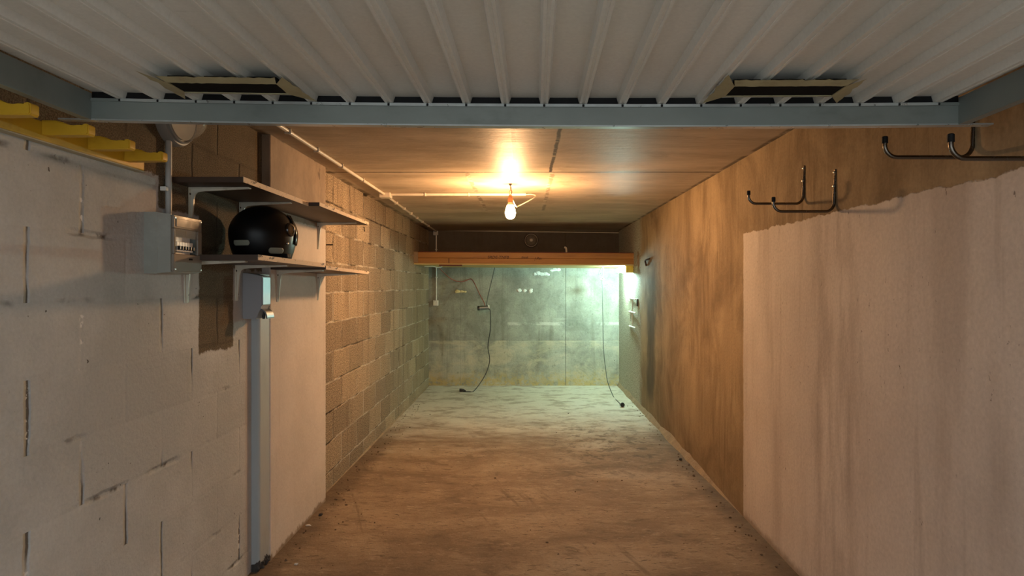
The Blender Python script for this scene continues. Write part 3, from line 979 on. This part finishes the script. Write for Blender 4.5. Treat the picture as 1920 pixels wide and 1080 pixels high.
dup(h0, (XR, 1.771, 1.728), 'black tipped steel hook below the corner of the garage door')
dup(h0, (XR, 1.497, 1.668), 'steel hook nearest the camera, cut by the picture edge')

# ------------------------------------------------------------------ ceiling conduits and hanging bulb
zc = CZ - .0125
def clip(px, py_, along, parent):
    bm = B(px - (.016 if along == 'y' else .006), px + (.016 if along == 'y' else .006), py_ - (.006 if along == 'y' else .016), py_ + (.006 if along == 'y' else .016), CZ - .026, CZ - .001, bev=.003)
    obj('clip', bm, 'conduit', parent)
c1 = tag(obj('conduit', T([(-1.122, -.2, zc), (-1.128, 2.8, zc), (-1.128, 4.93, zc), (-1.165, 6.5, zc), (-1.195, 8.36, zc)], .0105, 12), 'conduit', smooth=True), 'long pale conduit along the left edge of the ceiling', 'conduit')
for y in (2.95, 3.35, 3.8, 4.3, 5.5, 5.9, 6.3, 6.7, 7.1, 7.6): clip(-1.128 - max(0, y - 4.93) * .0205, y, 'y', c1)
c2 = tag(obj('conduit', T([(-1.075, 4.99, zc), (.012, 4.99, zc)], .0115, 12), 'conduit', smooth=True), 'pale conduit crossing the ceiling to the bare bulb', 'conduit')
for x in (-.45, -.80): clip(x, 4.99, 'x', c2)
jb = tag(obj('junction_box', B(-1.165, -1.075, 4.945, 5.035, CZ - .042, CZ, bev=.006), 'conduit'), 'small junction box where the two ceiling conduits meet', 'junction box')
obj('lid_screw', lathe(bmesh.new(), [(0, .003), (.005, .002), (.006, 0)], 10, Matrix.Translation((-1.12, 4.99, CZ - .042)) @ Matrix.Rotation(PI, 4, 'X')), 'screw', jb, True)

bp = at(957, 396, 4.55)
bu = thing('hanging_bulb', 'bare lit bulb hanging from the ceiling', 'lamp', (bp.x, bp.y, CZ))
bz = bp.z - CZ                                    # bulb centre below the ceiling
prof = [(0, bz - .058), (.014, bz - .0565), (.027, bz - .048), (.0355, bz - .033), (.038, bz - .015), (.0365, bz + .003), (.031, bz + .024), (.024, bz + .044), (.0185, bz + .058), (.0165, bz + .066), (.0165, bz + .070)]
obj('lit_glass', lathe(bmesh.new(), prof[:8] + [(0, bz + .044)], 32), 'bulb', bu, True)
obj('glass_neck', lathe(bmesh.new(), [(.0242, bz + .0442)] + prof[8:], 32), 'neck', bu, True, label='paler neck of the bulb')
so = obj('socket', lathe(bmesh.new(), [(0, bz + .118), (.010, bz + .118), (.016, bz + .110), (.017, bz + .098), (.020, bz + .095), (.020, bz + .074), (.0175, bz + .066), (.0175, bz + .0655), (0, bz + .0655)], 24), 'brass', bu, True)
obj('cord', T(smoothpath([(0, 0, bz + .115), (-.008, 0, bz + .14), (.006, .004, bz + .168), (-.003, .0, -.006), (0, 0, 0)], 6), .0035, 8), 'conduit', bu, True)
obj('cord', T(smoothpath([(.002, 0, bz + .115), (.011, .003, bz + .142), (.001, -.004, bz + .170), (.002, 0, 0)], 6), .003, 8), 'brass', bu, True)
obj('ceiling_hook', lathe(bmesh.new(), [(0, -.012), (.006, -.012), (.010, -.004), (.014, 0)], 14), 'rust', bu, True)
fl = [Vector((.012 - bp.x, 4.99 - bp.y, zc - CZ)), Vector((.058 - bp.x, 4.985 - bp.y, -.013)), Vector((.085 - bp.x, 4.90 - bp.y, -.045)), Vector((.062, .17, bz + .062)), Vector((.040, .05, bz + .045)), Vector((.018, .0, bz + .082))]
obj('supply_cable', T(smoothpath(fl, 8), .0042, 8), 'conduit', bu, True)

# ------------------------------------------------------------------ storage platform at the back
YF = 7.30
PT = thing('storage_platform', 'brown timber storage platform spanning the garage at the back', 'platform', (0, YF, 1.60))
op = (0, YF, 1.60)
zl = lambda x: -.0055 * (x)                       # a slight fall to the right
def fall(bm):
    for v in bm.verts: v.co.z += zl(v.co.x)
    return bm
XBL, XBR = XB - .02, XR + .02
obj('front_beam', fall(B(XBL, XBR, YF, YF + .07, 1.684, 1.752, bev=.004)), 'beam_wood', PT, origin=op)
obj('front_beam', fall(B(XBL, XBR, YF, YF + .07, 1.621, 1.6825, bev=.004)), 'beam_wood', PT, origin=op)
obj('cap_strip', fall(B(XBL, XBR, YF - .004, YF + .05, 1.7525, 1.760, bev=.001)), 'red_board', PT, origin=op, label='dark upper edge')
obj('deck', fall(B(XBL, XBR, YF + .003, 8.412, 1.606, 1.620)), 'beam_light', PT, origin=op, label='bare plywood deck seen from below')
obj('splice_block', fall(B(-1.01, -.74, YF - .004, YF + .06, 1.592, 1.6055, bev=.001)), 'red_board', PT, origin=op, label='short dark red strip under the left end')
tag(obj('wooden_block', B(1.20, XR, YF + .02, YF + .11, 1.515, 1.5985, bev=.004), 'yellow_block'), 'yellow block on the right wall under the end of the platform', 'block')
obj('end_plate', B(XB, XB + .05, YF - .012, YF - .0005, 1.635, 1.765, bev=.002), 'render', PT, origin=op, label='grey mortar at the left end')
obj('joint_gap', fall(B(-.897, -.888, YF - .0015, YF + .002, 1.624, 1.681)), 'ink', PT, origin=op)
def writing(txt, px, py, hgt, Y, shear=.2, stretch=1.0):
    cu = bpy.data.curves.new('writing', 'FONT'); cu.body = txt; cu.size = hgt * 1.4; cu.shear = shear; cu.extrude = .0006; cu.offset = .0008
    tmp = bpy.data.objects.new('tmp', cu); COL.objects.link(tmp)
    dg = bpy.context.evaluated_depsgraph_get()
    me = bpy.data.meshes.new_from_object(tmp.evaluated_get(dg))
    bpy.data.objects.remove(tmp)
    p = at(px, py, Y)
    for v in me.vertices:
        v.co = Vector((v.co.x * stretch + p.x, Y - v.co.z, v.co.y + p.z + v.co.x * -.0055)) - Vector(op)
    me.name = 'writing'
    me.materials.clear(); me.materials.append(MAT['ink'])
    o = bpy.data.objects.new('writing', me); COL.objects.link(o); o.parent = PT
    o['label'] = 'handwritten marking in dark ink'
writing('SRDE-TNFB', 914, 484.5, .032, YF - .0004, .15, 1.12)
writing('Snnk', 977, 484, .022, YF - .0004, .35, 1.35)
writing('| Pm', 1002, 487, .032, YF - .0004, .25, 1.0)

# compact fluorescent lamp under the platform's right end
lp = at(1168.5, 507, 7.62)
tb = thing('fluorescent_lamp', 'lit greenish white fluorescent lamp under the platform by the right wall', 'lamp', tuple(lp))
for k, dz in enumerate((-.016, .016)):
    obj('lit_tube', T([(-.062, 0, dz), (.045, 0, dz)], .0125, 14), 'tube', tb, True)
obj('lit_tube_bend', T(smoothpath([(-.062, 0, -.016), (-.074, 0, -.010), (-.074, 0, .010), (-.062, 0, .016)], 5), .0115, 12), 'tube', tb, True)
obj('ballast', lathe(bmesh.new(), [(0, -.0), (.024, 0), (.028, .006), (.028, .020), (.016, .030), (0, .030)], 20, Matrix.Translation((.044, 0, 0)) @ RZP), 'white_plastic', tb, True)
obj('hanger', T([(.060, 0, .02), (.060, 0, 1.6055 - lp.z + zl(1.24))], .006, 8), 'white_plastic', tb, True)

# ------------------------------------------------------------------ wiring on the back wall
Yw = YB - .012
p = at(818, 431, Yw)
bx2 = tag(obj('junction_box', B(p.x - .04, p.x + .03, YB - .045, YB, CZ - .062, CZ - .002, bev=.006), 'grey_conduit'), 'small junction box high in the back left corner', 'junction box')
tag(obj('cable', T([at(823, 432, Yw + .006), at(900, 433, Yw + .007), at(1000, 434.5, Yw + .006), at(1160, 436.5, Yw + .006)], .006, 8), 'conduit', smooth=True), 'thin pale cable along the top of the back wall', 'cable')
pz1, pz0 = at(818, 438, Yw).z, at(818, 566, Yw).z
vp = tag(obj('conduit', T([(p.x, Yw, pz0), (p.x, Yw, pz1)], .0085, 12), 'white_plastic', smooth=True), 'white vertical conduit on the left of the back wall', 'conduit')
for pyy in (468, 520): 
    q = at(818, pyy, Yw); obj('clip', B(q.x - .014, q.x + .014, YB - .024, YB, q.z - .006, q.z + .006, bev=.002), 'white_plastic', vp)
q = at(817.5, 568, YB)
so = thing('wall_socket', 'white wall socket at the foot of the white conduit', 'socket', tuple(q))
obj('case', B(-.034, .034, -.048, 0, -.036, .036, bev=.005), 'white_plastic', so)
obj('face_ring', lathe(bmesh.new(), [(.024, 0), (.024, .004), (.021, .005), (.019, -.004), (0, -.004)], 24, Matrix.Translation((0, -.048, 0)) @ Matrix.Rotation(PI / 2, 4, 'X')), 'white_plastic', so, True)

YS = 8.19
sp_ = at(907, 577, YS)
ps = thing('power_strip', 'silver and black power strip hanging in front of the back wall', 'power strip', tuple(sp_), (0, math.radians(-5), math.radians(8)))
obj('case', T([(-.060, 0, 0), (.070, 0, 0)], [.027, .027], 16), 'chrome', ps, True)
obj('end_cap', T([(-.084, 0, 0), (-.080, 0, 0), (-.058, 0, 0)], [.020, .0285, .0285], 16), 'black_plastic', ps, True)
obj('end_cap', T([(.058, 0, .004), (.076, 0, .004)], [.0285, .024], 16), 'white_plastic', ps, True, label='white end piece')
obj('socket_slot', B(-.045, .0, -.006, .016, .018, .030, bev=.002), 'black_plastic', ps)
def cord(name, label, pts, r, mat, cat='cord', n=8):
    return tag(obj(name, T(smoothpath(pts, n), r, 8), mat, smooth=True), label, cat)
YH = 8.24
cord('cord', 'red cord looping from the platform to the power strip',
     [at(823, 501.5, 8.20), at(826, 505, 8.25), at(835, 514, 8.3), at(848, 524, 8.33), at(863, 528.5, 8.36), at(874, 526, 8.4), at(883, 523, 8.41), at(889, 530, 8.36), at(898, 549, 8.28), at(907, 566, 8.21), at(909, 573.5, YS)], .0055, 'red_cord')
tag(obj('nail', T([at(883, 523.5, 8.40), at(883, 522.5, YB + .01)], .005, 8), 'rust'), 'rusty nail in the back wall holding up the red cord', 'nail')
cord('cord', 'dark grey cord hanging from the platform to the power strip',
     [at(927.5, 501.6, 8.20), at(926, 509, 8.2), at(921, 530, 8.2), at(915, 555, 8.195), at(911.5, 574, YS)], .0055, 'grey_cord')
bc = thing('extension_cord', 'black cord running from the power strip down to the floor', 'cord', tuple(sp_))
pts = [at(915, 579, YS), at(919, 582, YS), at(920, 600, 8.2), at(919.5, 618, 8.2), at(916.5, 636, 8.2), at(915, 652, 8.2), at(917.5, 668, 8.2), at(917.5, 680, 8.2), at(912, 698, 8.17), at(902, 716, 8.1)]
fz = .006
def onfloor(px, py): 
    Y = F * (CH - fz) / (py - 536); v = at(px, py, Y); return v
pts += [onfloor(888, 733.5), onfloor(880, 734.5), onfloor(868, 734)]
obj('flex', T(smoothpath(pts, 8), .0055, 8), 'black_cord', bc, True, origin=tuple(sp_))
q = onfloor(866, 733.5)
obj('plug', T([q + Vector((.05, 0, .004)), q + Vector((.02, 0, .012)), q + Vector((-.015, 0, .014)), q + Vector((-.03, 0, .014))], [.008, .017, .021, .020], 14), 'black_plastic', bc, True, origin=tuple(sp_))
hs = at(1129.5, 523, 7.95)
lh = thing('extension_cord', 'grey cord with a white socket hanging from the right of the platform to the floor', 'cord', tuple(hs))
obj('hanging_socket', lathe(bmesh.new(), [(0, .012), (.012, .012), (.030, .004), (.032, -.006), (.014, -.018), (0, -.018)], 20, Matrix.Translation((0, 0, 0)) @ Matrix.Rotation(math.radians(14), 4, 'X')), 'white_plastic', lh, True, label='white socket')
obj('pin_recess', B(-.010, .010, -.032, -.02, -.004, .012, bev=.002), 'black_plastic', lh)
obj('loop', T(smoothpath([hs + Vector((-.004, 0, .01)), at(1127, 513, 7.95), at(1122.5, 515, 7.95), at(1125, 508, 7.95), at(1129, 501.5, 7.95)], 8), .0048, 8), 'grey_cord', lh, True, origin=tuple(hs))
obj('loop', T(smoothpath([hs + Vector((.006, 0, .01)), at(1131.5, 510, 7.95), at(1131, 501.5, 7.95)], 8), .0042, 8), 'conduit', lh, True, origin=tuple(hs))
pts = [hs + Vector((-.002, 0, -.015)), at(1129.5, 540, 7.95), at(1129.8, 570, 7.94), at(1130.5, 600, 7.93), at(1131, 640, 7.9), at(1132.5, 665, 7.85), at(1136, 695, 7.75), at(1140, 718, 7.65)]
pts += [onfloor(1150, 743), onfloor(1158, 752), onfloor(1165, 759)]
obj('flex', T(smoothpath(pts, 8), .0048, 8), 'grey_cord', lh, True, origin=tuple(hs))
q = onfloor(1166.5, 762)
obj('plug', T([q + Vector((-.01, .03, .008)), q + Vector((0, .012, .016)), q + Vector((.002, -.012, .021)), q + Vector((.003, -.022, .021))], [.010, .022, .026, .024], 14), 'black_plastic', lh, True, origin=tuple(hs))
# short white lead at the platform's left end
cord('cord', 'short white lead under the left end of the platform', [at(796, 499.5, 7.6), at(812, 499.5, 7.7), at(818, 501, 7.8), at(824, 501.5, 7.85), at(829, 500.2, 7.9)], .006, 'white_plastic')

# patches of filler and foam on the back wall
def patchblob(name, label, spots, mat, group):
    bm = bmesh.new()
    o = at(spots[0][0], spots[0][1], YB)
    for i, (px, py, rx, rz) in enumerate(spots):
        c = at(px, py, YB - .001)
        blob(bm, c, (rx * YB / F, .006 + rz * .0012, rz * YB / F), 3, .32, i + px)
    return tag(obj(name, bm, mat, None, True, origin=tuple(o)), label, 'filler', group)
patchblob('filler_patch', 'long smear of white filler high on the back wall', [(1003, 514, 3.5, 3), (1009, 512.5, 5, 4), (1016, 514, 6, 3.4), (1023, 513.5, 5, 3), (1028, 515, 3.2, 2.2)], 'white_filler', 'white filler patches on the back wall')
patchblob('filler_patch', 'short smear of white filler just under the platform', [(1035, 507, 4, 2.2), (1041, 505.5, 5, 3), (1047, 505.5, 4.5, 3)], 'white_filler', 'white filler patches on the back wall')
patchblob('filler_patch', 'leftmost white dab in the row of three', [(973.5, 544.5, 4.2, 3.6)], 'white_filler', 'row of three white dabs')
patchblob('filler_patch', 'middle white dab in the row of three', [(984, 545, 3.5, 2.8)], 'white_filler', 'row of three white dabs')
patchblob('filler_patch', 'rightmost white dab in the row of three', [(995, 545.5, 3.6, 4.2), (997, 543, 2.2, 2)], 'white_filler', 'row of three white dabs')
patchblob('foam_patch', 'yellowish lump of foam on the left of the back wall', [(858, 546.5, 5, 3.2), (866, 546.5, 4.2, 2.2), (872, 547, 3, 1.8)], 'foam', 'foam on the back wall')

# ------------------------------------------------------------------ small fittings on the right wall near the back
rw = lambda px, py: Vector((XR, F * XR / (px - 983.5), CH - (py - 536) / (px - 983.5) * XR))
a = rw(1186, 560)
wr = thing('wall_rack', 'slim pale metal rack on the right wall near the lamp', 'rack', tuple(a))
zA, zB = rw(1186, 556).z, rw(1186, 613).z
obj('upright', B(XR - .010, XR, a.y - .012, a.y + .012, zB, zA, bev=.002), 'white_plastic', wr, origin=tuple(a))
for py0, py1 in ((559, 561.5), (584, 587), (611, 615)):
    s0, s1 = rw(1181.5, py0), rw(1195, py1)
    obj('arm', T([s0 + Vector((-.010, 0, 0)), s1 + Vector((-.022, 0, 0))], [.009, .008], 8), 'white_plastic', wr, True, origin=tuple(a))
q = rw(1196, 567)
tag(obj('wall_plate', B(XR - .012, XR, q.y - .03, q.y + .03, q.z - .045, q.z + .04, bev=.003), 'rust', origin=tuple(q)), 'small dark plate on the right wall beside the pale rack', 'plate')
q = rw(1213, 495)
tag(obj('iron_peg', T(smoothpath([q + Vector((.01, -.16, .05)), q + Vector((-.012, -.12, .045)), q + Vector((-.02, -.02, .035)), q + Vector((-.012, .0, .0)), q + Vector((-.005, .0, -.02))], 6), .009, 8), 'rust', smooth=True, origin=tuple(q)), 'black iron peg in the right wall past the platform end', 'peg')
q = rw(1197, 485)
mb = bmesh.new(); blob(mb, q, (.012, .05, .085), 3, .8, 4)
tag(obj('mortar_lump', mb, 'render', smooth=True, origin=tuple(q)), 'pale mortar lump beside the right end of the platform', 'mortar')
# bent strap standing up behind the beam
tag(obj('bent_strap', T(smoothpath([at(1062, 478, 7.6), at(1062, 470, 7.6), at(1061, 465, 7.6), at(1058, 463.5, 7.6)], 6), [.012] * 18 + [.010], 8), 'conduit', smooth=True), 'pale bent strap standing up behind the timber beam', 'strap')
# nails in the bare block wall on the left
lw = lambda px, py: Vector((XB, F * XB / (px - 983.5), CH - (py - 536) / (px - 983.5) * XB))
for (px, py, lab, dx, dz) in ((612, 459, 'black nail beside the edge of the painted pillar', .045, .0), (680.5, 426, 'black nail just past the tip of the upper shelf', .012, -.035)):
    q = lw(px, py)
    tag(obj('nail', T([q + Vector((-.01, 0, 0)), q + Vector((.01, 0, 0)), q + Vector((dx, 0, dz))], .004, 8), 'rust', origin=tuple(q)), lab, 'nail', 'nails in the block wall')

# ------------------------------------------------------------------ crumbs on the floor
def fl_pt(px, py):
    return at(px, py, F * CH / (py - 536))
def pebble(name, label, px, py, r, mat, seed, cat='stone'):
    q = fl_pt(px, py)
    bm = blob(bmesh.new(), (0, 0, r[2] * .8), r, 2, .6, seed)
    o = tag(obj(name, bm, mat), label, cat); o.location = (q.x, q.y, 0); return o
pebble('stone', 'black stone on the floor beside the right wall', 1276, 863, (.013, .012, .009), 'stone_dark', 3)
pebble('plaster_chip', 'white plaster chip on the floor at lower left', 555, 1059, (.011, .006, .005), 'chip_white', 8, 'chip')
pebble('plaster_chip', 'white flake on the floor beside the painted pillar', 578, 986, (.016, .006, .004), 'chip_white', 9, 'chip')
pebble('stone', 'dark crumb on the floor just past the painted pillar', 601, 967, (.012, .010, .008), 'stone_dark', 5)
bm = bmesh.new()
for i in range(260):
    if i % 2: x, y = XR - .03 - abs(random.gauss(0, .07)), random.uniform(1.9, 7.2)
    else: x, y = XB + .04 + abs(random.gauss(0, .07)), random.uniform(3.0, 7.2)
    if i % 2 == 0 and y < 3.95: x += .05
    if i % 9 == 0: x = random.uniform(-1.0, 1.0)
    s = random.uniform(.002, .006)
    blob(bm, (x, y, s * .5), (s * random.uniform(.8, 1.6), s, s * .8), 1, .5, i)
g = tag(obj('floor_grit', bm, 'grit'), 'loose brown grit scattered along the foot of the walls', 'grit')
g['kind'] = 'stuff'
